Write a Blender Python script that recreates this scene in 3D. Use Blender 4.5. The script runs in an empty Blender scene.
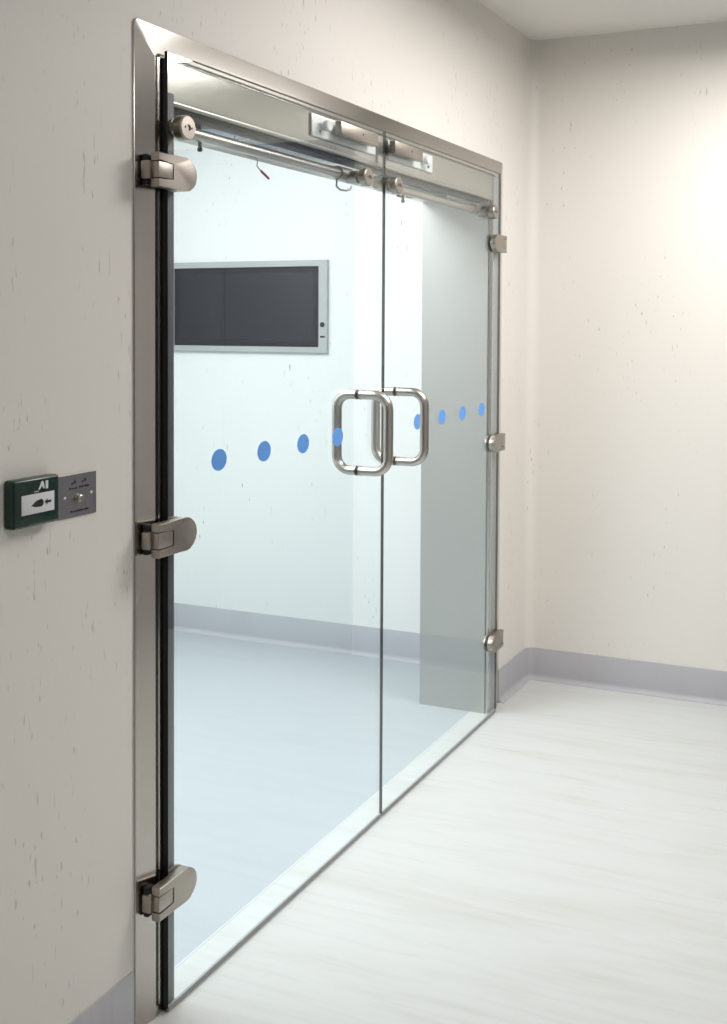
import bpy, bmesh, math, random
from mathutils import Vector, Matrix

# ------------------------------------------------------------------ camera
W_PX, H_PX = 727.0, 1024.0
F_PX, CX, CY = 1178.87, 363.5, 361.73
PITCH, ROLL, YAW = 0.0322, 0.0048, 0.4372
scene = bpy.context.scene
COL = scene.collection
cam_data = bpy.data.cameras.new('camera')
cam = bpy.data.objects.new('camera', cam_data)
COL.objects.link(cam)
fwd = Vector((-math.sin(YAW)*math.cos(PITCH), math.cos(YAW)*math.cos(PITCH), -math.sin(PITCH)))
rt = fwd.cross(Vector((0, 0, 1))).normalized()
up = rt.cross(fwd)
c_, s_ = math.cos(ROLL), math.sin(ROLL)
r2 = c_*rt + s_*up
u2 = -s_*rt + c_*up
M = Matrix((r2, u2, -fwd)).transposed().to_4x4()
M.translation = Vector((1.4425, 0.0, 1.5))
cam.matrix_world = M
cam_data.sensor_fit = 'VERTICAL'
cam_data.sensor_height = 24.0
cam_data.lens = F_PX/H_PX*24.0
cam_data.shift_x = (W_PX/2-CX)/H_PX
cam_data.shift_y = (CY-H_PX/2)/H_PX
cam_data.clip_start = 0.02
scene.camera = cam

# ------------------------------------------------------------------ world, lights, exposure
world = bpy.data.worlds.new('world')
scene.world = world
world.use_nodes = True
world.node_tree.nodes['Background'].inputs[0].default_value = (0.9, 0.95, 1.0, 1)
world.node_tree.nodes['Background'].inputs[1].default_value = 0.05
scene.view_settings.view_transform = 'Standard'
scene.view_settings.look = 'None'
scene.view_settings.exposure = 0.15
scene.view_settings.gamma = 1.0
scene.view_settings.use_curve_mapping = False


def area(name, loc, sx, sy, power, color, spread=180):
    d = bpy.data.lights.new(name, 'AREA')
    d.shape = 'RECTANGLE'; d.size = sx; d.size_y = sy
    d.energy = power; d.color = color; d.spread = math.radians(spread)
    o = bpy.data.objects.new(name, d)
    COL.objects.link(o); o.location = loc
    return o

area('ceiling_lamp_near', (1.15, 3.72, 2.60), 0.8, 1.0, 40, (1.0, 0.96, 0.925), 180)
area('ceiling_lamp_door', (0.58, 2.95, 2.66), 0.5, 0.5, 2.6, (1.0, 0.96, 0.925), 180)
area('ceiling_lamp_behind', (1.75, 0.5, 2.66), 0.6, 0.6, 14.0, (1.0, 0.955, 0.92), 170)
area('ceiling_lamp_lobby', (-1.05, 2.6, 2.68), 1.2, 2.2, 64, (0.93, 0.972, 1.0), 180)

# ------------------------------------------------------------------ materials
def new_mat(name):
    m = bpy.data.materials.new(name); m.use_nodes = True
    nt = m.node_tree
    return m, nt, nt.nodes['Principled BSDF']

def pmat(name, color, rough=0.5, metal=0.0, var=0.06, scale=30, bump=0.0):
    """plain material with a little procedural tone variation"""
    m, nt, b = new_mat(name)
    tc = nt.nodes.new('ShaderNodeTexCoord')
    n = nt.nodes.new('ShaderNodeTexNoise'); n.inputs['Scale'].default_value = scale
    nt.links.new(tc.outputs['Object'], n.inputs['Vector'])
    mx = nt.nodes.new('ShaderNodeMix'); mx.data_type = 'RGBA'
    mx.inputs[6].default_value = tuple(c*(1-var) for c in color)+(1,)
    mx.inputs[7].default_value = tuple(min(1, c*(1+var)) for c in color)+(1,)
    nt.links.new(n.outputs['Fac'], mx.inputs[0])
    nt.links.new(mx.outputs[2], b.inputs['Base Color'])
    b.inputs['Roughness'].default_value = rough
    b.inputs['Metallic'].default_value = metal
    if bump:
        bp = nt.nodes.new('ShaderNodeBump'); bp.inputs['Strength'].default_value = bump
        bp.inputs['Distance'].default_value = 0.002
        nt.links.new(n.outputs['Fac'], bp.inputs['Height']); nt.links.new(bp.outputs[0], b.inputs['Normal'])
    return m

def brushed(name, color, rough=0.3, axis=(1, 1, 40), scale=6.0, aniso=0.0):
    """brushed stainless: fine lines stretched across one axis drive tone and roughness"""
    m, nt, b = new_mat(name)
    tc = nt.nodes.new('ShaderNodeTexCoord')
    mp = nt.nodes.new('ShaderNodeMapping'); mp.inputs['Scale'].default_value = axis
    n = nt.nodes.new('ShaderNodeTexNoise'); n.inputs['Scale'].default_value = scale; n.inputs['Detail'].default_value = 3
    nt.links.new(tc.outputs['Object'], mp.inputs[0]); nt.links.new(mp.outputs[0], n.inputs['Vector'])
    mx = nt.nodes.new('ShaderNodeMix'); mx.data_type = 'RGBA'
    mx.inputs[6].default_value = tuple(c*0.97 for c in color)+(1,)
    mx.inputs[7].default_value = tuple(min(1, c*1.03) for c in color)+(1,)
    nt.links.new(n.outputs['Fac'], mx.inputs[0]); nt.links.new(mx.outputs[2], b.inputs['Base Color'])
    mr = nt.nodes.new('ShaderNodeMapRange')
    mr.inputs['To Min'].default_value = rough*0.92; mr.inputs['To Max'].default_value = rough*1.08
    nt.links.new(n.outputs['Fac'], mr.inputs['Value']); nt.links.new(mr.outputs[0], b.inputs['Roughness'])
    b.inputs['Metallic'].default_value = 1.0
    return m

def vinyl_wall(name, color, fleck=0.75):
    """cream wall vinyl with sparse fine vertical grey-brown flecks"""
    m, nt, b = new_mat(name)
    tc = nt.nodes.new('ShaderNodeTexCoord')
    out = None
    def noise(sc, stretch, off, detail=2.0):
        mp = nt.nodes.new('ShaderNodeMapping')
        mp.inputs['Scale'].default_value = (sc, sc, sc*stretch)
        mp.inputs['Location'].default_value = off
        n = nt.nodes.new('ShaderNodeTexNoise'); n.inputs['Scale'].default_value = 1.0
        n.inputs['Detail'].default_value = detail
        nt.links.new(tc.outputs['Object'], mp.inputs[0]); nt.links.new(mp.outputs[0], n.inputs['Vector'])
        return n
    def ramp(n, lo, hi):
        mr = nt.nodes.new('ShaderNodeMapRange'); mr.inputs['From Min'].default_value = lo
        mr.inputs['From Max'].default_value = hi
        nt.links.new(n.outputs['Fac'], mr.inputs['Value']); return mr
    fine = ramp(noise(110, 0.28, (3, 1, 2), 1.0), 0.695, 0.765)
    fine2 = ramp(noise(75, 0.14, (9, 4, 7), 2.0), 0.70, 0.775)
    patch = ramp(noise(5, 0.35, (0, 0, 5), 1.0), 0.44, 0.62)
    cloud = noise(1.3, 0.6, (2, 2, 2), 2.0)
    def math_(op, a, c):
        x = nt.nodes.new('ShaderNodeMath'); x.operation = op
        nt.links.new(a, x.inputs[0])
        if hasattr(c, 'links'): nt.links.new(c, x.inputs[1])
        else: x.inputs[1].default_value = c
        return x.outputs[0]
    f = math_('MAXIMUM', fine.outputs[0], fine2.outputs[0])
    f = math_('MULTIPLY', f, patch.outputs[0])
    f = math_('MULTIPLY', f, fleck)
    base = nt.nodes.new('ShaderNodeMix'); base.data_type = 'RGBA'
    base.inputs[6].default_value = tuple(c*0.975 for c in color)+(1,)
    base.inputs[7].default_value = tuple(c*1.02 for c in color)+(1,)
    nt.links.new(cloud.outputs['Fac'], base.inputs[0])
    mx = nt.nodes.new('ShaderNodeMix'); mx.data_type = 'RGBA'
    nt.links.new(f, mx.inputs[0]); nt.links.new(base.outputs[2], mx.inputs[6])
    mx.inputs[7].default_value = (0.30, 0.26, 0.25, 1)
    nt.links.new(mx.outputs[2], b.inputs['Base Color'])
    b.inputs['Roughness'].default_value = 0.5
    b.inputs['Specular IOR Level'].default_value = 0.35
    return m

def vinyl_floor(name, color, streak, amount, rough=0.42):
    """sheet vinyl marbled with long soft streaks running across the doorway"""
    m, nt, b = new_mat(name)
    tc = nt.nodes.new('ShaderNodeTexCoord')
    def noise(sx, sy, off, detail=3.0, dist=0.4):
        mp = nt.nodes.new('ShaderNodeMapping')
        mp.inputs['Scale'].default_value = (sx, sy, 1); mp.inputs['Location'].default_value = off
        mp.inputs['Rotation'].default_value = (0, 0, math.radians(-3))
        n = nt.nodes.new('ShaderNodeTexNoise'); n.inputs['Scale'].default_value = 1.0
        n.inputs['Detail'].default_value = detail; n.inputs['Distortion'].default_value = dist
        nt.links.new(tc.outputs['Object'], mp.inputs[0]); nt.links.new(mp.outputs[0], n.inputs['Vector'])
        return n
    a = noise(1.3, 8, (1, 4, 0), 4.0, 0.8); c = noise(3.5, 38, (5, 2, 0), 3.0, 0.7)
    r1 = nt.nodes.new('ShaderNodeMapRange'); r1.inputs['From Min'].default_value = 0.48; r1.inputs['From Max'].default_value = 0.78
    nt.links.new(a.outputs['Fac'], r1.inputs['Value'])
    r3 = nt.nodes.new('ShaderNodeMapRange'); r3.inputs['From Min'].default_value = 0.50; r3.inputs['From Max'].default_value = 0.80
    nt.links.new(c.outputs['Fac'], r3.inputs['Value'])
    ad = nt.nodes.new('ShaderNodeMath'); ad.operation = 'ADD'
    nt.links.new(r1.outputs[0], ad.inputs[0]); nt.links.new(r3.outputs[0], ad.inputs[1])
    mu = nt.nodes.new('ShaderNodeMath'); mu.operation = 'MULTIPLY'; mu.use_clamp = True
    nt.links.new(ad.outputs[0], mu.inputs[0]); mu.inputs[1].default_value = amount
    mx = nt.nodes.new('ShaderNodeMix'); mx.data_type = 'RGBA'
    mx.inputs[6].default_value = color+(1,); mx.inputs[7].default_value = streak+(1,)
    nt.links.new(mu.outputs[0], mx.inputs[0]); nt.links.new(mx.outputs[2], b.inputs['Base Color'])
    b.inputs['Roughness'].default_value = rough
    b.inputs['Specular IOR Level'].default_value = 0.4
    return m

def glass_mat(name, tint, mirror=1.0):
    """clear architectural pane: tinted straight-through light plus true Fresnel mirror"""
    m = bpy.data.materials.new(name); m.use_nodes = True
    nt = m.node_tree; nt.nodes.clear()
    out = nt.nodes.new('ShaderNodeOutputMaterial')
    tr = nt.nodes.new('ShaderNodeBsdfTransparent'); tr.inputs[0].default_value = tint+(1,)
    gl = nt.nodes.new('ShaderNodeBsdfGlossy'); gl.inputs['Roughness'].default_value = 0.0
    gl.inputs['Color'].default_value = (0.97, 1.0, 0.99, 1)
    fr = nt.nodes.new('ShaderNodeFresnel')
    ge = nt.nodes.new('ShaderNodeNewGeometry')
    mr = nt.nodes.new('ShaderNodeMapRange')
    mr.inputs['To Min'].default_value = 1.5; mr.inputs['To Max'].default_value = 1/1.5
    nt.links.new(ge.outputs['Backfacing'], mr.inputs['Value']); nt.links.new(mr.outputs[0], fr.inputs['IOR'])
    mx = nt.nodes.new('ShaderNodeMixShader')
    sc_ = nt.nodes.new('ShaderNodeMath'); sc_.operation = 'MULTIPLY'; sc_.inputs[1].default_value = mirror
    nt.links.new(fr.outputs[0], sc_.inputs[0])
    nt.links.new(sc_.outputs[0], mx.inputs[0]); nt.links.new(tr.outputs[0], mx.inputs[1]); nt.links.new(gl.outputs[0], mx.inputs[2])
    nt.links.new(mx.outputs[0], out.inputs['Surface'])
    return m

WALL = vinyl_wall('cream_wall_vinyl', (0.80, 0.77, 0.725), 0.62)
WALL2 = vinyl_wall('lobby_wall_vinyl', (0.86, 0.885, 0.875), 1.0)
CEIL = pmat('ceiling_paint', (0.82, 0.80, 0.76), 0.8, 0, 0.02, 3)
FLOOR = vinyl_floor('white_floor_vinyl', (0.60, 0.62, 0.615), (0.46, 0.43, 0.38), 0.30)
FLOOR2 = vinyl_floor('pale_blue_floor_vinyl', (0.43, 0.475, 0.51), (0.38, 0.42, 0.45), 0.4)
SKIRT = vinyl_floor('grey_skirting_vinyl', (0.47, 0.47, 0.50), (0.36, 0.36, 0.385), 0.5, 0.5)
SKIRT2 = vinyl_floor('blue_grey_skirting_vinyl', (0.52, 0.535, 0.57), (0.42, 0.435, 0.47), 0.5, 0.5)
SIDEW = pmat('grey_wall_paint', (0.48, 0.47, 0.46), 0.6, 0, 0.03, 3)
DOORB = pmat('dark_blue_grey_door', (0.09, 0.095, 0.13), 0.45, 0, 0.05, 6)
MAUVE = pmat('dark_grey_strip', (0.085, 0.075, 0.085), 0.5, 0, 0.05, 20)
BACKW = pmat('grey_blue_wall_paint', (0.16, 0.17, 0.20), 0.7, 0, 0.05, 3)
STEEL = brushed('brushed_steel', (0.52, 0.49, 0.455), 0.17, (1, 1, 30), 3)
STEELH = brushed('brushed_steel_lengthwise', (0.56, 0.54, 0.49), 0.30, (30, 1, 30))
STEELJ = brushed('satin_steel_sheet', (0.51, 0.51, 0.495), 0.48, (30, 30, 1))
NICKEL = brushed('satin_nickel', (0.42, 0.38, 0.335), 0.40, (60, 60, 4), 6)
TUBE = brushed('polished_tube_steel', (0.52, 0.49, 0.45), 0.32, (1, 1, 1))
FRAME = pmat('anodised_grey_frame', (0.46, 0.48, 0.475), 0.45, 0.2, 0.04, 20)
WHITEP = pmat('white_coated_steel', (0.78, 0.80, 0.78), 0.4, 0, 0.03, 40)
GLASS = glass_mat('clear_glass', (0.975, 0.992, 0.992))
GLASSB = glass_mat('coated_glass_back', (0.975, 0.992, 0.992), 0.35)
EDGE = pmat('dark_green_glass_edge', (0.004, 0.009, 0.009), 0.35, 0, 0.2, 8)
BLACK = pmat('black_rubber', (0.012, 0.012, 0.013), 0.6, 0, 0.1, 40)
SEALC = pmat('grey_translucent_seal', (0.36, 0.37, 0.38), 0.4, 0, 0.05, 40)
SCREEN = pmat('dark_screen_glass', (0.018, 0.018, 0.024), 0.04, 0, 0.1, 6)
BLUE = pmat('blue_vinyl_dot', (0.13, 0.37, 0.88), 0.45, 0, 0.02, 40)
GREEN = pmat('dark_green_plastic', (0.004, 0.030, 0.020), 0.25, 0, 0.08, 60)
LABELW = pmat('white_label', (0.72, 0.72, 0.76), 0.5, 0, 0.02, 40)
INK = pmat('black_ink', (0.01, 0.01, 0.012), 0.5, 0, 0.05, 40)
INKB = pmat('dark_blue_ink', (0.03, 0.035, 0.10), 0.5, 0, 0.05, 40)
PLATE = brushed('grey_brushed_plate', (0.34, 0.33, 0.34), 0.38, (1, 30, 1))
BLUEG = pmat('blue_grey_cover', (0.30, 0.36, 0.46), 0.25, 0.3, 0.05, 10)
REDW = pmat('red_wire_sleeve', (0.35, 0.03, 0.03), 0.5, 0, 0.05, 40)
BEAD = pmat('seam_bead', (0.62, 0.66, 0.68), 0.4, 0, 0.03, 40)

# ------------------------------------------------------------------ mesh helpers
def add_box(bm, a, b, bev=0.0, seg=2):
    lo = [min(a[i], b[i]) for i in range(3)]; hi = [max(a[i], b[i]) for i in range(3)]
    vs = [bm.verts.new((x, y, z)) for x in (lo[0], hi[0]) for y in (lo[1], hi[1]) for z in (lo[2], hi[2])]
    fs = [(0, 1, 3, 2), (4, 6, 7, 5), (0, 4, 5, 1), (2, 3, 7, 6), (0, 2, 6, 4), (1, 5, 7, 3)]
    nf = [bm.faces.new([vs[i] for i in f]) for f in fs]
    if bev > 0:
        es = list({e for f in nf for e in f.edges})
        bmesh.ops.bevel(bm, geom=es, offset=bev, segments=seg, profile=0.5, affect='EDGES')

def add_prism(bm, pts, axis, a, b, bev=0.0):
    """extrude a 2-D outline along an axis: 'x' -> (y,z), 'y' -> (x,z), 'z' -> (x,y)"""
    def P(p, t):
        return {'x': (t, p[0], p[1]), 'y': (p[0], t, p[1]), 'z': (p[0], p[1], t)}[axis]
    v1 = [bm.verts.new(P(p, a)) for p in pts]; v2 = [bm.verts.new(P(p, b)) for p in pts]
    n = len(pts)
    f1 = bm.faces.new(v1); f2 = bm.faces.new(list(reversed(v2)))
    for i in range(n):
        bm.faces.new((v1[i], v2[i], v2[(i+1) % n], v1[(i+1) % n]))
    if bev > 0:
        es = list({e for f in (f1, f2) for e in f.edges})
        bmesh.ops.bevel(bm, geom=es, offset=bev, segments=2, profile=0.5, affect='EDGES')

def add_tube(bm, path, r, n=20, closed=False, caps=True):
    P = [Vector(p) for p in path]; m = len(P); rings = []
    prev = None
    for i in range(m):
        if closed: t = (P[(i+1) % m]-P[i-1]).normalized()
        else: t = (P[min(i+1, m-1)]-P[max(i-1, 0)]).normalized()
        if prev is None:
            a = Vector((0, 0, 1)) if abs(t.z) < 0.9 else Vector((1, 0, 0))
            nrm = (a-t*a.dot(t)).normalized()
        else:
            nrm = (prev-t*prev.dot(t)).normalized()
        prev = nrm; bi = t.cross(nrm)
        rings.append([bm.verts.new(P[i]+r*(math.cos(2*math.pi*k/n)*nrm+math.sin(2*math.pi*k/n)*bi)) for k in range(n)])
    rng = range(m if closed else m-1)
    for i in rng:
        A, B = rings[i], rings[(i+1) % m]
        for k in range(n):
            bm.faces.new((A[k], A[(k+1) % n], B[(k+1) % n], B[k]))
    if caps and not closed:
        bm.faces.new(list(reversed(rings[0]))); bm.faces.new(rings[-1])

def add_lathe(bm, prof, centre, axis='x', n=40, sy=1.0):
    """prof: list of (t along axis, radius); sy widens along y"""
    C = Vector(centre); rings = []
    for t, r in prof:
        ring = []
        for k in range(n):
            a = 2*math.pi*k/n
            if axis == 'x': p = Vector((t, r*sy*math.cos(a), r*math.sin(a)))
            elif axis == 'z': p = Vector((r*math.cos(a), r*sy*math.sin(a), t))
            else: p = Vector((r*math.cos(a), t, r*math.sin(a)))
            ring.append(bm.verts.new(C+p))
        rings.append(ring)
    for i in range(len(rings)-1):
        A, B = rings[i], rings[i+1]
        for k in range(n): bm.faces.new((A[k], A[(k+1) % n], B[(k+1) % n], B[k]))
    bm.faces.new(list(reversed(rings[0]))); bm.faces.new(rings[-1])

def mk(name, build, mat, parent=None, origin=None, angle=35, mats=None):
    """build(bm) draws in world coordinates; the object is placed at origin (or kept in its parent's frame)"""
    bm = bmesh.new(); build(bm)
    bmesh.ops.recalc_face_normals(bm, faces=bm.faces)
    root = parent
    off = Vector((0, 0, 0))
    while root is not None:
        off += root.location; root = root.parent
    loc = Vector((0, 0, 0))
    if parent is None and origin is not None: loc = Vector(origin)
    bmesh.ops.translate(bm, verts=bm.verts, vec=-(off+loc))
    me = bpy.data.meshes.new(name)
    for f in bm.faces: f.smooth = True
    bm.to_mesh(me); bm.free()
    me.set_sharp_from_angle(angle=math.radians(angle))
    for mm in (mats or [mat]): me.materials.append(mm)
    o = bpy.data.objects.new(name, me); COL.objects.link(o)
    if parent is None: o.location = loc
    else: o.parent = parent
    return o

def tag(o, label=None, cat=None, group=None, kind=None):
    for k, v in (('label', label), ('category', cat), ('group', group), ('kind', kind)):
        if v: o[k] = v
    return o

def empty(name, loc):
    o = bpy.data.objects.new(name, None); COL.objects.link(o); o.location = loc
    o.empty_display_size = 0.1
    return o

# ------------------------------------------------------------------ the room shell
XW = -0.03            # face of the door wall
XB = -0.30            # its face towards the lobby
YL, YR, ZO = 2.143, 4.275, 1.975   # opening
YF = 4.80             # end wall
ZC = 2.685
XR, YN = 2.9, -2.4
XL = -1.875
T = 0.12

def b(*boxes, bev=0.0):
    return lambda bm: [add_box(bm, p, q, bev) for p, q in boxes]

def door_wall(bm):
    add_box(bm, (XB, YN, 0), (XW, YL, ZC))
    add_box(bm, (XB, YR, 0), (XW, YF, ZC))
    add_box(bm, (XB, YL, ZO+0.0), (XW, YR, ZC))
w = mk('wall_left', door_wall, WALL)
tag(w, 'cream vinyl wall that holds the glass double doors', 'wall', kind='structure')
w = mk('wall_back', b(((-0.165, YF, 0), (XR+T, YF+T, ZC))), WALL)
tag(w, 'cream end wall at the right, square to the door wall', 'wall', kind='structure')
w = mk('wall_lobby', b(((XL-T, YF, 0), (-0.165, YF+T, ZC))), WALL2)
tag(w, 'pale wall behind the glass doors that carries the screen', 'wall', kind='structure')
w = mk('wall_lobby_side', b(((XL-T, YN, 0), (XL, YF, ZC))), WALL2)
tag(w, 'side wall of the room beyond the doors', 'wall', kind='structure')
w = mk('wall_right', b(((XR, YN, 0), (XR+T, YF, ZC))), SIDEW)
tag(w, 'grey wall facing the doors, behind the viewer', 'wall', kind='structure')
w = mk('wall_near', b(((XL-T, YN-T, 0), (XR+T, YN, ZC))), BACKW)
tag(w, 'grey wall at the viewer end of the corridor', 'wall', kind='structure')
w = mk('floor', b(((-0.09, YN, -0.1), (XR+T, YF+T, 0))), FLOOR)
tag(w, 'white marbled vinyl floor in front of the doors', 'floor', kind='structure')
w = mk('floor_lobby', b(((XL-T, YN, -0.1), (-0.09, YF+T, 0))), FLOOR2)
tag(w, 'pale blue-grey vinyl floor beyond the doors', 'floor', kind='structure')
w = mk('ceiling', b(((XL-T, YN-T, ZC), (XR+T, YF+T, ZC+0.1))), CEIL)
tag(w, 'plain grey-white painted ceiling', 'ceiling', kind='structure')

DX0, DX1, DZ = 0.93, 2.55, 2.25
d3 = empty('added_door', ((DX0+DX1)/2, YF, 0))  # unseen door, added to give the glass and screen a dark reflection
tag(d3, 'dark blue-grey double door added outside the view to darken the glass reflections', 'door', kind='structure')
# coved skirting: swept profile (distance from wall, height)
ZB = 0.132
PROF = [(0.0, 0.0), (0.026, 0.0), (0.026, 0.0012)]
for k in range(0, 9):
    a = math.radians(90*k/8)
    PROF.append((0.0045+0.0215*(1-math.sin(a)), 0.0012+0.0215*(1-math.cos(a))))
PROF += [(0.0045, ZB-0.003), (0.0030, ZB), (0.0, ZB)]
def skirting(name, path, nrms, label, m=None):
    """path of floor points on the wall face with the outward normal at each"""
    def build(bm):
        rings = []
        for (x, y), (nx, ny) in zip(path, nrms):
            rings.append([bm.verts.new((x+nx*d, y+ny*d, z)) for d, z in PROF])
        for A, B in zip(rings[:-1], rings[1:]):
            for k in range(len(PROF)):
                q = (k+1) % len(PROF)
                bm.faces.new((A[k], B[k], B[q], A[q]))
        bm.faces.new(rings[0]); bm.faces.new(list(reversed(rings[-1])))
    o = mk(name, build, m or SKIRT, angle=50)
    return tag(o, label, 'skirting', kind='structure')

RC = 0.045
def corner(cx, cy, sx, a0, a1, n=8):
    """points of a concave corner fillet"""
    pts, nr = [], []
    for k in range(n+1):
        a = math.radians(a0+(a1-a0)*k/n)
        pts.append((cx+RC*math.cos(a), cy+RC*math.sin(a)))
        nr.append((-math.cos(a), -math.sin(a)))
    return pts, nr
# near room: door wall right of the frame -> fillet -> end wall
cp, cn = corner(XW+RC, YF-RC, 1, 180, 90)
skirting('baseboard_right', [(XW, 4.425)]+cp+[(DX0-0.09, YF)], [(1, 0)]+cn+[(0, -1)],
         'grey coved skirting round the corner right of the doors')
skirting('baseboard_left', [(XW, YN), (XW, 2.012)], [(1, 0), (1, 0)],
         'grey coved skirting on the wall left of the doors')
# lobby: end wall with its left corner
cp, cn = corner(XL+RC, YF-RC, 1, 90, 180)
skirting('baseboard_lobby', [(XB, YF)]+cp+[(XL, YN)], [(0, -1)]+cn+[(1, 0)],
         'grey-blue coved skirting seen through the glass doors', SKIRT2)
skirting('baseboard_lobby_right', [(XB, YF-0.04), (XB, 4.32)], [(-1, 0), (-1, 0)],
         'short skirting behind the right jamb', SKIRT2)

def fillet(cx, cy, a0, a1, corner_xy, z0=ZB, z1=ZC):
    def build(bm):
        pts = [(cx+RC*math.cos(math.radians(a0+(a1-a0)*k/10)), cy+RC*math.sin(math.radians(a0+(a1-a0)*k/10))) for k in range(11)]
        add_prism(bm, [corner_xy]+pts, 'z', z0, z1)
    return build
o = mk('trim_1', fillet(XW+RC, YF-RC, 180, 90, (XW, YF)), WALL, angle=30)
tag(o, 'rounded cream corner fillet between door wall and end wall', 'corner trim', kind='structure')
o = mk('trim_2', fillet(XL+RC, YF-RC, 90, 180, (XL, YF)), WALL2, angle=30)
tag(o, 'rounded corner fillet in the room beyond the glass', 'corner trim', kind='structure')
o = mk('trim_3', b(((-0.0925, YL, 0), (-0.0875, YR, 0.0008))), BEAD)
tag(o, 'thin welded seam where the two floor sheets meet', 'floor seam', kind='structure')

mk('gap_strip', b(((1.512, YF-0.012, 0.006), (1.528, YF-0.0005, DZ))), BLACK, d3)  # black strip in the added door, for the thin dark line reflected
for a, c in ((DX0, 1.512), (1.528, DX1)):
    lf = mk('added_door_panel', b(((a, YF-0.022, 0.006), (c, YF-0.001, DZ)), bev=0.002), DOORB, d3)
def d3frame(bm):
    for p, q in (((DX0-0.08, YF-0.03, 0), (DX0-0.003, YF-0.0005, DZ+0.08)), ((DX1+0.003, YF-0.03, 0), (DX1+0.08, YF-0.0005, DZ+0.08)), ((DX0-0.003, YF-0.03, DZ+0.003), (DX1+0.003, YF-0.0005, DZ+0.08))):
        add_box(bm, p, q)
mk('added_door_surround', d3frame, DOORB, d3)

# ------------------------------------------------------------------ steel door frame
fr = empty('trim_4', (XW, YL, 0))
tag(fr, 'splayed brushed steel frame round the glass double doors', 'door frame', kind='structure')
AO_L, AO_R, AO_T = 2.018, 4.417, 2.130    # outer edge of the architrave
AI_L, AI_R, AI_T = 2.074, 4.361, 2.062    # fold line
def arc_ring(l, r, t, x, rad):
    """open U outline, bottom left up and over to bottom right, rounded top corners"""
    pts = [(x, l, 0.0)]
    n = 5
    for k in range(n+1):
        a = math.radians(180-90*k/n)
        pts.append((x, l+rad+rad*math.cos(a), t-rad+rad*math.sin(a)))
    for k in range(n+1):
        a = math.radians(90-90*k/n)
        pts.append((x, r-rad+rad*math.cos(a), t-rad+rad*math.sin(a)))
    pts.append((x, r, 0.0))
    return pts
def ring_strip(bm, rings):
    vs = [[bm.verts.new(p) for p in r] for r in rings]
    for A, B in zip(vs[:-1], vs[1:]):
        for k in range(len(A)-1):
            bm.faces.new((A[k], A[k+1], B[k+1], B[k]))
def architrave(bm):
    ring_strip(bm, [arc_ring(AO_L, AO_R, AO_T, XW+0.0002, 0.014), arc_ring(AO_L, AO_R, AO_T, XW+0.003, 0.014),
                    arc_ring(AO_L+0.001, AO_R-0.001, AO_T-0.001, XW+0.0042, 0.013),
                    arc_ring(AI_L, AI_R, AI_T, -0.0140, 0.002), arc_ring(AI_L+0.001, AI_R-0.001, AI_T-0.001, -0.0165, 0.002),
                    arc_ring(YL-0.004, YR+0.004, ZO+0.004, -0.0165, 0.0015),
                    arc_ring(YL, YR, ZO, -0.022, 0.001), arc_ring(YL, YR, ZO, -0.034, 0.001)])
mk('architrave', architrave, STEEL, fr, angle=20)
def lining(bm):
    for y0, y1 in ((YL-0.0015, YL), (YR, YR+0.0015)):
        add_box(bm, (XB-0.004, y0-0.0005, 0.0), (-0.034, y1+0.0005, ZO))
mk('jamb_lining', lining, STEELJ, fr)
mk('soffit_lining', b(((XB-0.004, YL, ZO-0.002), (-0.034, YR, ZO+0.001))), STEELH, fr)
def back_arch(bm):
    pass
# rolled lip and black seal along the head
def lip(bm):
    add_tube(bm, [(-0.0225, YL+0.001, ZO+0.0005), (-0.0225, YR-0.001, ZO+0.0005)], 0.0055, 14)
mk('head_lip', lip, STEELH, fr)
mk('head_seal', b(((-0.078, YL+0.001, ZO-0.014), (-0.034, YR-0.001, ZO-0.002)), bev=0.002), BLACK, fr)
mk('side_shadow_strip', b(((-0.0158, 2.1025, 0.003), (-0.0095, 2.113, 2.062)), bev=0.001), BLACK, fr)  # black strip standing in for the shadow behind the glass edge
mk('side_strip', b(((-0.0162, 2.1135, 0.003), (-0.0130, YL, ZO+0.018)), bev=0.001), MAUVE, fr)  # dark strip laid over the steel flat left of the opening
mk('side_strip', b(((-0.0162, YR+0.001, 0.003), (-0.0130, 4.350, ZO+0.085)), bev=0.001), SEALC, fr)  # plain grey strip covering the right-hand steel flat

# operator covers set into the soffit
for y0, y1, x0, x1, m, lab in ((2.42, 2.76, -0.215, -0.083, BLUEG, None), (3.46, 4.06, -0.265, -0.12, BLUEG, None)):
    c = mk('operator_cover', b(((x0, y0, ZO-0.010), (x1, y1, ZO-0.002)), bev=0.002), m, fr)
    mk('cover_screw', (lambda y0=y0, x0=x0, x1=x1: (lambda bm: add_lathe(bm, [(ZO-0.0125, 0.005), (ZO-0.0105, 0.0065), (ZO-0.009, 0.0065)], ((x0+x1)/2, y0+0.05, 0), 'z', 16)))(), BLACK, c)
    mk('cover_joint', b((((x0+x1)/2-0.05, (y0+y1)/2-0.004, ZO-0.0115), (x1-0.005, (y0+y1)/2+0.004, ZO-0.0095))), WHITEP, c)

mk('bright_sliver', lambda bm: add_prism(bm, [(-0.083, 2.775), (-0.083, 3.13), (-0.105, 3.05), (-0.135, 2.83)], 'z', ZO-0.010, ZO-0.002), LABELW, fr)  # white shape painted in for a bright sliver of light at the soffit

# ------------------------------------------------------------------ hinges
def rounded_tab(y0, y1, z0, z1, sgn, rad, droop=0.0):
    """outline with a big rounded free end at y1 side (sgn=+1) or y0 side (sgn=-1)"""
    h = (z1-z0); zc = (z0+z1)/2; pts = []
    ya, yb = y0, y1
    cx = yb-sgn*rad
    pts.append((ya, z0)); pts.append((cx, z0))
    for k in range(1, 16):
        a = math.radians(-90+180*k/16)
        pts.append((cx+sgn*rad*math.cos(a), zc+(h/2)*math.sin(a)))
    pts.append((cx, z1)); pts.append((ya, z1))
    return pts

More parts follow.
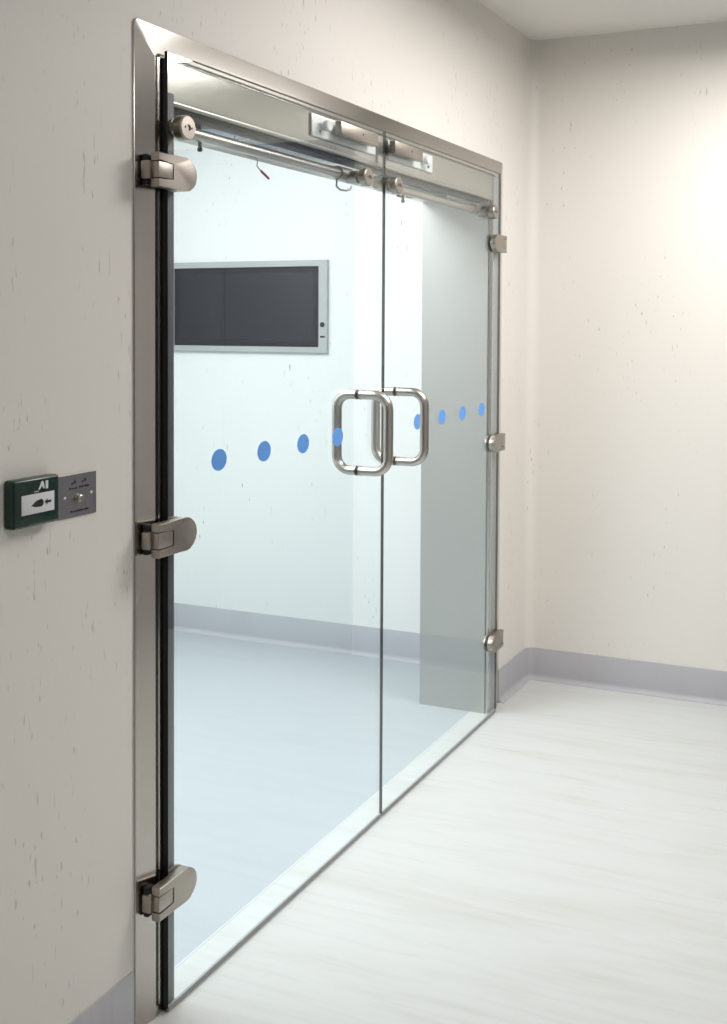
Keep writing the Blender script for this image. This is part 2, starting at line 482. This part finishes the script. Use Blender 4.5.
def hinge(parent, zc, yedge, sgn, ext=0.082):
    """patch hinge clamped on the glass; sgn=+1 when the leaf runs towards +y from its hinge edge"""
    hh = 0.036 if sgn > 0 else 0.032
    ka = yedge-sgn*0.062          # outer end of the clamp body
    tip = yedge+sgn*ext
    nt = yedge-sgn*0.006          # notch end
    nh = 0.0185
    def plate(x0, x1):
        def f(bm):
            # C-shaped front: upper and lower lugs joined by the tab
            pts = rounded_tab(ka, tip, zc-hh, zc+hh, sgn, 0.044)
            # insert the notch on the hinge side
            last = pts.pop(); first = pts[0]
            out = [first]+pts[1:]+[last, (ka, zc+nh), (nt, zc+nh), (nt, zc-nh), (ka, zc-nh)]
            add_prism(bm, out, 'x', x0, x1, 0.0022)
        return f
    h = mk('hinge', plate(0.0004, 0.0215), NICKEL, parent, angle=30)
    mk('back_plate', lambda bm: add_prism(bm, rounded_tab(yedge+sgn*0.004, tip, zc-hh, zc+hh, sgn, 0.044), 'x', -0.0150, -0.0094, 0.001), NICKEL, h)
    e = 0.0016
    a, c = sorted((ka, nt-sgn*e))
    mk('knuckle', b(((0.0005, a, zc-nh+e), (0.0205, c, zc+nh-e)), bev=0.0022), NICKEL, h)
    # dark slot behind the knuckle
    a, c = sorted((ka+sgn*0.003, nt-sgn*0.0003))
    mk('slot', b(((0.0006, a, zc-nh+0.0002), (0.0155, c, zc+nh-0.0002))), BLACK, h)
    # frame leaf screwed to the architrave
    a, c = sorted((ka-sgn*0.009, ka+sgn*0.006))
    mk('frame_leaf', b(((-0.0185, a, zc-0.019), (0.0035, c, zc+0.019)), bev=0.003), NICKEL, h)
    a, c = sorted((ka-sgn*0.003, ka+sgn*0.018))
    mk('pivot_shadow_block', b(((-0.0185, a, zc-0.031), (-0.006, c, zc+0.033)), bev=0.002), BLACK, h)  # solid black block in place of the shade around the hinge
    return h

# ------------------------------------------------------------------ handles
def handle(parent, y, z0, z1, xo, r=0.0135, widen=1.32):
    def D(x0, x1, bm):
        rad = 0.042; pts = []
        s = 1 if x1 > x0 else -1
        n = 9
        pts.append((x0, y, z1))
        pts.append((x1-s*rad-s*0.001, y, z1))
        for k in range(n+1):
            a = math.radians(90-90*k/n)
            pts.append((x1-s*rad+s*rad*math.cos(a), y, z1-rad+rad*math.sin(a)))
        for k in range(n+1):
            a = math.radians(-90*k/n)
            pts.append((x1-s*rad+s*rad*math.cos(a), y, z0+rad+rad*math.sin(a)))
        pts.append((x0, y, z0))
        add_tube(bm, pts, r, 24)
        for v in bm.verts:
            v.co.y = y+(v.co.y-y)*widen
    front = mk('pull_handle', lambda bm: D(0.0005, xo, bm), TUBE, parent, angle=60)
    back = mk('pull_handle', lambda bm: D(-0.0095, -xo+0.014, bm), TUBE, parent, angle=60)
    for z in (z0, z1):
        mk('handle_collar', lambda bm, z=z: add_lathe(bm, [(-0.0125, r*1.0), (-0.0125, r*1.07), (-0.0095, r*1.07), (-0.0095, r*0.9)], (0, y, z), 'x', 32, widen), NICKEL, back)
        mk('handle_collar', lambda bm, z=z: add_lathe(bm, [(0.0004, r*0.9), (0.0004, r*1.07), (0.0035, r*1.07), (0.0035, r*1.0)], (0, y, z), 'x', 32, widen), NICKEL, front)

# ------------------------------------------------------------------ door leaves
ZG0, ZG1 = 0.010, 2.075
def leaf(name, y0, y1, hinge_y, sgn, hz, dots, hy, hz01, knobs, lockp, label, ry):
    d = empty(name, (0, hinge_y, 0))
    tag(d, label, 'glass door', kind='structure')
    def pane(bm):
        add_box(bm, (-0.008, y0, ZG0), (0.0, y1, ZG1), 0.0007, 1)
        for f in bm.faces:
            n = f.normal
        bm.normal_update()
        for f in bm.faces:
            f.material_index = 0 if f.normal.x > 0.9 else (2 if f.normal.x < -0.9 else 1)
    mk('glass_pane', pane, None, d, mats=[GLASS, EDGE, GLASSB])
    mk('bottom_seal', b(((-0.0072, y0+0.004, 0.0012), (-0.0010, y1-0.004, 0.0135)), bev=0.001), SEALC, d)
    for y in dots:
        mk('marker_dot', lambda bm, y=y: add_lathe(bm, [(0.0002, 0.0252), (0.0007, 0.0250)], (0, y, 1.186), 'x', 40, 1.30), BLUE, d)
    for z in hz: hinge(d, z, hinge_y-(0 if sgn > 0 else 0.042), sgn, 0.082 if sgn > 0 else 0.076)
    handle(d, hy, hz01[0], hz01[1], 0.089)
    # round through-glass clamps carrying the slide rail
    rail = mk('slide_rail', lambda bm: add_tube(bm, [(-0.052, ry[0], 1.929), (-0.052, ry[1], 1.927)], 0.0145, 20), TUBE, d)
    for y in ry:
        s = 1 if y < (ry[0]+ry[1])/2 else -1
        mk('rail_sleeve', lambda bm, y=y, s=s: add_tube(bm, [(-0.052, y-s*0.006, 1.929), (-0.052, y+s*0.075, 1.929)], 0.0195, 20), NICKEL, rail)
    for y in knobs:
        k = mk('clamp_knob', lambda bm, y=y: add_lathe(bm, [(0.0003, 0.020), (0.005, 0.0235), (0.005, 0.0265), (0.0235, 0.0265), (0.0265, 0.0235), (0.0268, 0.007), (0.0240, 0.0065), (0.0240, 0.001)], (0, y, 1.918), 'x', 40, 1.15), NICKEL, d)
        for dy in (-0.012, 0.012):
            mk('pin_hole', lambda bm, y=y, dy=dy: add_lathe(bm, [(0.0262, 0.0024), (0.0274, 0.0024)], (0, y+dy, 1.918), 'x', 12), BLACK, k)
        mk('clamp_spacer', lambda bm, y=y: add_lathe(bm, [(-0.044, 0.017), (-0.0095, 0.019)], (0, y, 1.920), 'x', 32), NICKEL, d)
    # magnetic lock bracket on the glass
    p0, p1, b0, b1, kn = lockp
    zt = 2.054; zb_ = 2.000
    pl = mk('lock_bracket', b(((-0.0135, p0, zb_), (-0.0105, p1, zt)), bev=0.0008), WHITEP, d)
    mk('lock_frame', b(((-0.0142, p0-0.004, zb_-0.003), (-0.0110, p1+0.004, zt+0.003)), bev=0.0006), STEELJ, pl)
    mk('lock_block', b(((0.0004, b0, 2.014), (0.0205, b1, 2.051)), bev=0.0015), NICKEL, pl)
    mk('lock_screw', lambda bm: add_lathe(bm, [(0.0202, 0.0030), (0.0212, 0.0030)], (0, (b0+b1)/2+0.02, 2.034), 'x', 14, 1.3), BLACK, pl)
    mk('bracket_bolt', lambda bm: add_lathe(bm, [(0.0004, 0.0145), (0.011, 0.0145), (0.0135, 0.012)], (0, kn, 2.030), 'x', 28, 1.3), LABELW, pl)
    mk('bracket_bolt', lambda bm: add_lathe(bm, [(0.0004, 0.005), (0.004, 0.004)], (0, kn-0.03*(1 if kn < b0 else -0.6), 2.010), 'x', 16, 1.3), NICKEL, pl)
    return d

leaf('door_1', 2.100, 3.2325, 2.100, 1, (1.818, 1.043, 0.271), (2.305, 2.512, 2.716, 2.920),
     3.066, (1.076, 1.296), (2.140, 3.066), (2.785, 3.185, 2.895, 3.135, 2.840),
     'nearer left glass door leaf with three hinges and a ring pull handle', (2.16, 3.09))
leaf('door_2', 3.2345, 4.315, 4.315, -1, (1.806, 1.049, 0.287), (3.500, 3.715, 3.915, 4.116),
     3.339, (1.076, 1.291), (3.283, 4.190), (3.285, 3.640, 3.262, 3.480, 3.555),
     'farther right glass door leaf in front of the grey steel jamb', (3.30, 4.21))

# ------------------------------------------------------------------ closer arms hanging under the soffit
def closer(ypiv, yend, xpiv, label, extras):
    c = empty('door_closer_arm', (xpiv, ypiv, ZO-0.010))
    tag(c, label, 'door closer arm', group='closer arms under the door head')
    yb_, xb_ = extras
    mk('pivot_block', b(((xb_-0.022, yb_-0.03, ZO-0.034), (xb_+0.022, yb_+0.03, ZO-0.0101)), bev=0.003), BLACK, c)
    mk('arm', lambda bm: add_tube(bm, [(xpiv, ypiv, ZO-0.028), (-0.084, yend, 1.946)], 0.0085, 16), TUBE, c)
    mk('arm_shoe', b(((-0.098, yend-0.03, 1.922), (-0.0718, yend+0.03, 1.952)), bev=0.003), NICKEL, c)
    return c
ca = closer(2.70, 3.06, -0.150, 'steel closer arm above the left glass leaf', (2.33, -0.105))
cb = closer(3.80, 3.44, -0.175, 'steel closer arm above the right glass leaf', (3.80, -0.175))

def stud(y, z0, z1, name, label):
    o = mk(name, lambda bm: add_lathe(bm, [(z0, 0.003), (z0+0.002, 0.006), (z0+0.008, 0.006), (z0+0.009, 0.0045), (z1, 0.0045)], (-0.052, y, 0), 'z', 16), BLACK, origin=(-0.052, y, z1))
    return tag(o, label, 'stop bolt', group='small bolts under the slide rails')
stud(2.305, 1.893, 1.9145, 'stop_bolt', 'small dark bolt under the rail beside the leftmost round knob')
stud(3.49, 1.888, 1.9135, 'stop_bolt', 'small bolt hanging under the right door rail')

def wirepath():
    pts = []
    P = [(-0.09, 2.52, 1.945), (-0.09, 2.58, 1.922), (-0.09, 2.63, 1.922), (-0.09, 2.632, 1.912), (-0.09, 2.628, 1.902), (-0.09, 2.65, 1.892)]
    for i in range(len(P)-1):
        for t in (0, 0.5):
            pts.append(Vector(P[i]).lerp(Vector(P[i+1]), t))
    pts.append(Vector(P[-1])); return pts
wr = mk('loose_wire', lambda bm: add_tube(bm, [(-0.09, 2.52, 1.963)]+wirepath(), 0.0016, 8), TUBE, origin=(-0.09, 2.52, 1.96))
tag(wr, 'thin loose wire with a red sleeve hanging under the left rail', 'wire')
mk('wire_sleeve', lambda bm: add_tube(bm, [(-0.09, 2.65, 1.892), (-0.09, 2.69, 1.877)], 0.0032, 10), REDW, wr)

hk = mk('wire_hook', lambda bm: add_tube(bm, [(-0.06+0.0, 3.03, 1.912), (-0.06, 3.025, 1.892), (-0.06, 3.05, 1.884), (-0.06, 3.09, 1.886), (-0.06, 3.12, 1.893), (-0.06, 3.125, 1.902)], 0.003, 10), TUBE, origin=(-0.06, 3.03, 1.91))
tag(hk, 'little bent wire hook under the rail near the door gap', 'hook')

# ------------------------------------------------------------------ wall screen in the lobby
SX0, SX1, SZ0, SZ1 = -1.842, -0.977, 1.365, 1.790
sc = empty('wall_screen', ((SX0+SX1)/2, YF, SZ0))
tag(sc, 'wide dark screen in a grey metal frame on the far wall', 'screen')
def bezel(bm):
    ox0, ox1, oz0, oz1 = SX0, SX1, SZ0, SZ1
    ix0, ix1, iz0, iz1 = -1.806, -1.020, 1.392, 1.762
    o_ = [(ox0, oz0), (ox1, oz0), (ox1, oz1), (ox0, oz1)]; i_ = [(ix0, iz0), (ix1, iz0), (ix1, iz1), (ix0, iz1)]
    yb, yf, yi = YF-0.0002, YF-0.018, YF-0.010
    def ring(pts, y): return [bm.verts.new((p[0], y, p[1])) for p in pts]
    rs = [ring(o_, yb), ring(o_, yf+0.002), ring([(ox0+.002, oz0+.002), (ox1-.002, oz0+.002), (ox1-.002, oz1-.002), (ox0+.002, oz1-.002)], yf),
          ring(i_, yf), ring(i_, yi)]
    for A, B in zip(rs[:-1], rs[1:]):
        for k in range(4): bm.faces.new((A[k], A[(k+1) % 4], B[(k+1) % 4], B[k]))
mk('bezel', bezel, FRAME, sc)
mk('display', b(((-1.8062, YF-0.0105, 1.3918), (-1.0198, YF-0.003, 1.7622))), SCREEN, sc)
mk('display_border', lambda bm: [add_box(bm, p, q) for p, q in (((-1.8058, YF-0.0112, 1.3922), (-1.782, YF-0.0104, 1.7618)), ((-1.046, YF-0.0112, 1.3922), (-1.0202, YF-0.0104, 1.7618)), ((-1.782, YF-0.0112, 1.735), (-1.046, YF-0.0104, 1.7618)), ((-1.782, YF-0.0112, 1.3922), (-1.046, YF-0.0104, 1.418)))], BLACK, sc)
def yl(prof, c, n=24):
    return lambda bm: add_lathe(bm, prof, c, 'y', n)
mk('power_button', yl([(YF-0.0225, 0.009), (YF-0.0205, 0.0115), (YF-0.0182, 0.0115)], (-1.000, 0, 1.495)), BLACK, sc)
mk('status_slot', b(((-1.011, YF-0.0190, 1.436), (-0.988, YF-0.0181, 1.444))), INK, sc)

# ------------------------------------------------------------------ green call point and switch plate
gx = -0.004
gb = mk('emergency_call_point', lambda bm: add_box(bm, (XW, 1.629, 1.1275), (gx, 1.7535, 1.2165), 0.006, 3), GREEN, origin=(XW, 1.64, 1.1275))
tag(gb, 'green emergency door release box on the left wall', 'call point')
mk('label_panel', b(((gx-0.0005, 1.648, 1.1515), (gx+0.0012, 1.7365, 1.1875)), bev=0.0005), LABELW, gb)
def arrows(bm):
    x0, x1 = gx+0.0010, gx+0.0017
    zc = 1.1695
    # pointed blade widening to a rounded head
    pts = [(1.673, zc-0.003), (1.684, zc-0.0062)]
    for k in range(9):
        a = math.radians(-80+160*k/8)
        pts.append((1.6975+0.0085*math.cos(a), zc+0.0072*math.sin(a)))
    pts += [(1.686, zc+0.0048)]
    add_prism(bm, pts, 'x', x0, x1)
    # small arrow pointing back at it
    add_prism(bm, [(1.7085, zc), (1.717, zc-0.0052), (1.7165, zc-0.002), (1.7275, zc-0.0018), (1.7275, zc+0.0022), (1.7165, zc+0.0022), (1.717, zc+0.0052)], 'x', x0, x1)
mk('arrow_symbol', arrows, INK, gb)
def runner(bm):
    x0, x1 = gx-0.0003, gx+0.0006
    add_prism(bm, [(1.713, 1.1935), (1.720, 1.1935), (1.720, 1.2085), (1.713, 1.2085)], 'x', x0, x1)      # doorway
    add_prism(bm, [(1.693, 1.1935), (1.697, 1.1935), (1.7035, 1.2005), (1.707, 1.1945), (1.7105, 1.1955), (1.7085, 1.2045), (1.7065, 1.2085), (1.702, 1.2085)], 'x', x0, x1)  # running figure
    add_prism(bm, [(1.682, 1.1905), (1.694, 1.1905), (1.694, 1.1918), (1.682, 1.1918)], 'x', x0, x1)      # small line under it
mk('exit_symbol', runner, LABELW, gb)

sp = mk('exit_switch_plate', lambda bm: add_box(bm, (XW, 1.7775, 1.1225), (XW+0.003, 1.892, 1.2065), 0.0008, 1), PLATE, origin=(XW, 1.7775, 1.1225))
tag(sp, 'grey metal exit button plate right of the green box', 'switch plate')
px_ = XW+0.003
mk('push_button', lambda bm: add_lathe(bm, [(px_-0.0005, 0.0098), (px_+0.002, 0.0098), (px_+0.002, 0.0075), (px_+0.007, 0.0075), (px_+0.0085, 0.0055)], (0, 1.8355, 1.158), 'x', 28, 1.25), NICKEL, sp)
for y, z in ((1.7955, 1.163), (1.876, 1.165)):
    mk('screw', lambda bm, y=y, z=z: add_lathe(bm, [(px_-0.0003, 0.003), (px_+0.0012, 0.0026)], (0, y, z), 'x', 14, 1.25), WHITEP, sp)
def lettering(rows, name, m):
    """short rows of tiny worn characters"""
    random.seed(5)
    def f(bm):
        for y0, y1, z, h in rows:
            y = y0
            while y < y1:
                w_ = random.uniform(0.0016, 0.0028)
                hh = h*random.choice((0.75, 1.0, 1.0))
                add_box(bm, (px_-0.0002, y, z), (px_+0.0004, min(y+w_, y1), z+hh))
                y += w_+random.choice((0.0004, 0.0006, 0.0022))
    mk(name, f, m, sp)
lettering([(1.809, 1.833, 1.1775, 0.0030), (1.838, 1.868, 1.1785, 0.0034)], 'lettering', INK)
lettering([(1.812, 1.866, 1.1325, 0.0036)], 'lettering', INK)
def icons(bm):
    for yc, zc, s in ((1.822, 1.190, 1.0), (1.854, 1.1915, 1.0)):
        add_lathe(bm, [(px_-0.0002, 0.0032), (px_+0.0005, 0.0032)], (0, yc+0.003, zc+0.001), 'x', 16, 1.2)
        add_box(bm, (px_-0.0002, yc-0.007, zc-0.002), (px_+0.0005, yc+0.001, zc+0.0002))
        add_box(bm, (px_-0.0002, yc-0.006, zc-0.005), (px_+0.0005, yc-0.004, zc-0.001))
mk('key_symbols', icons, INKB, sp)
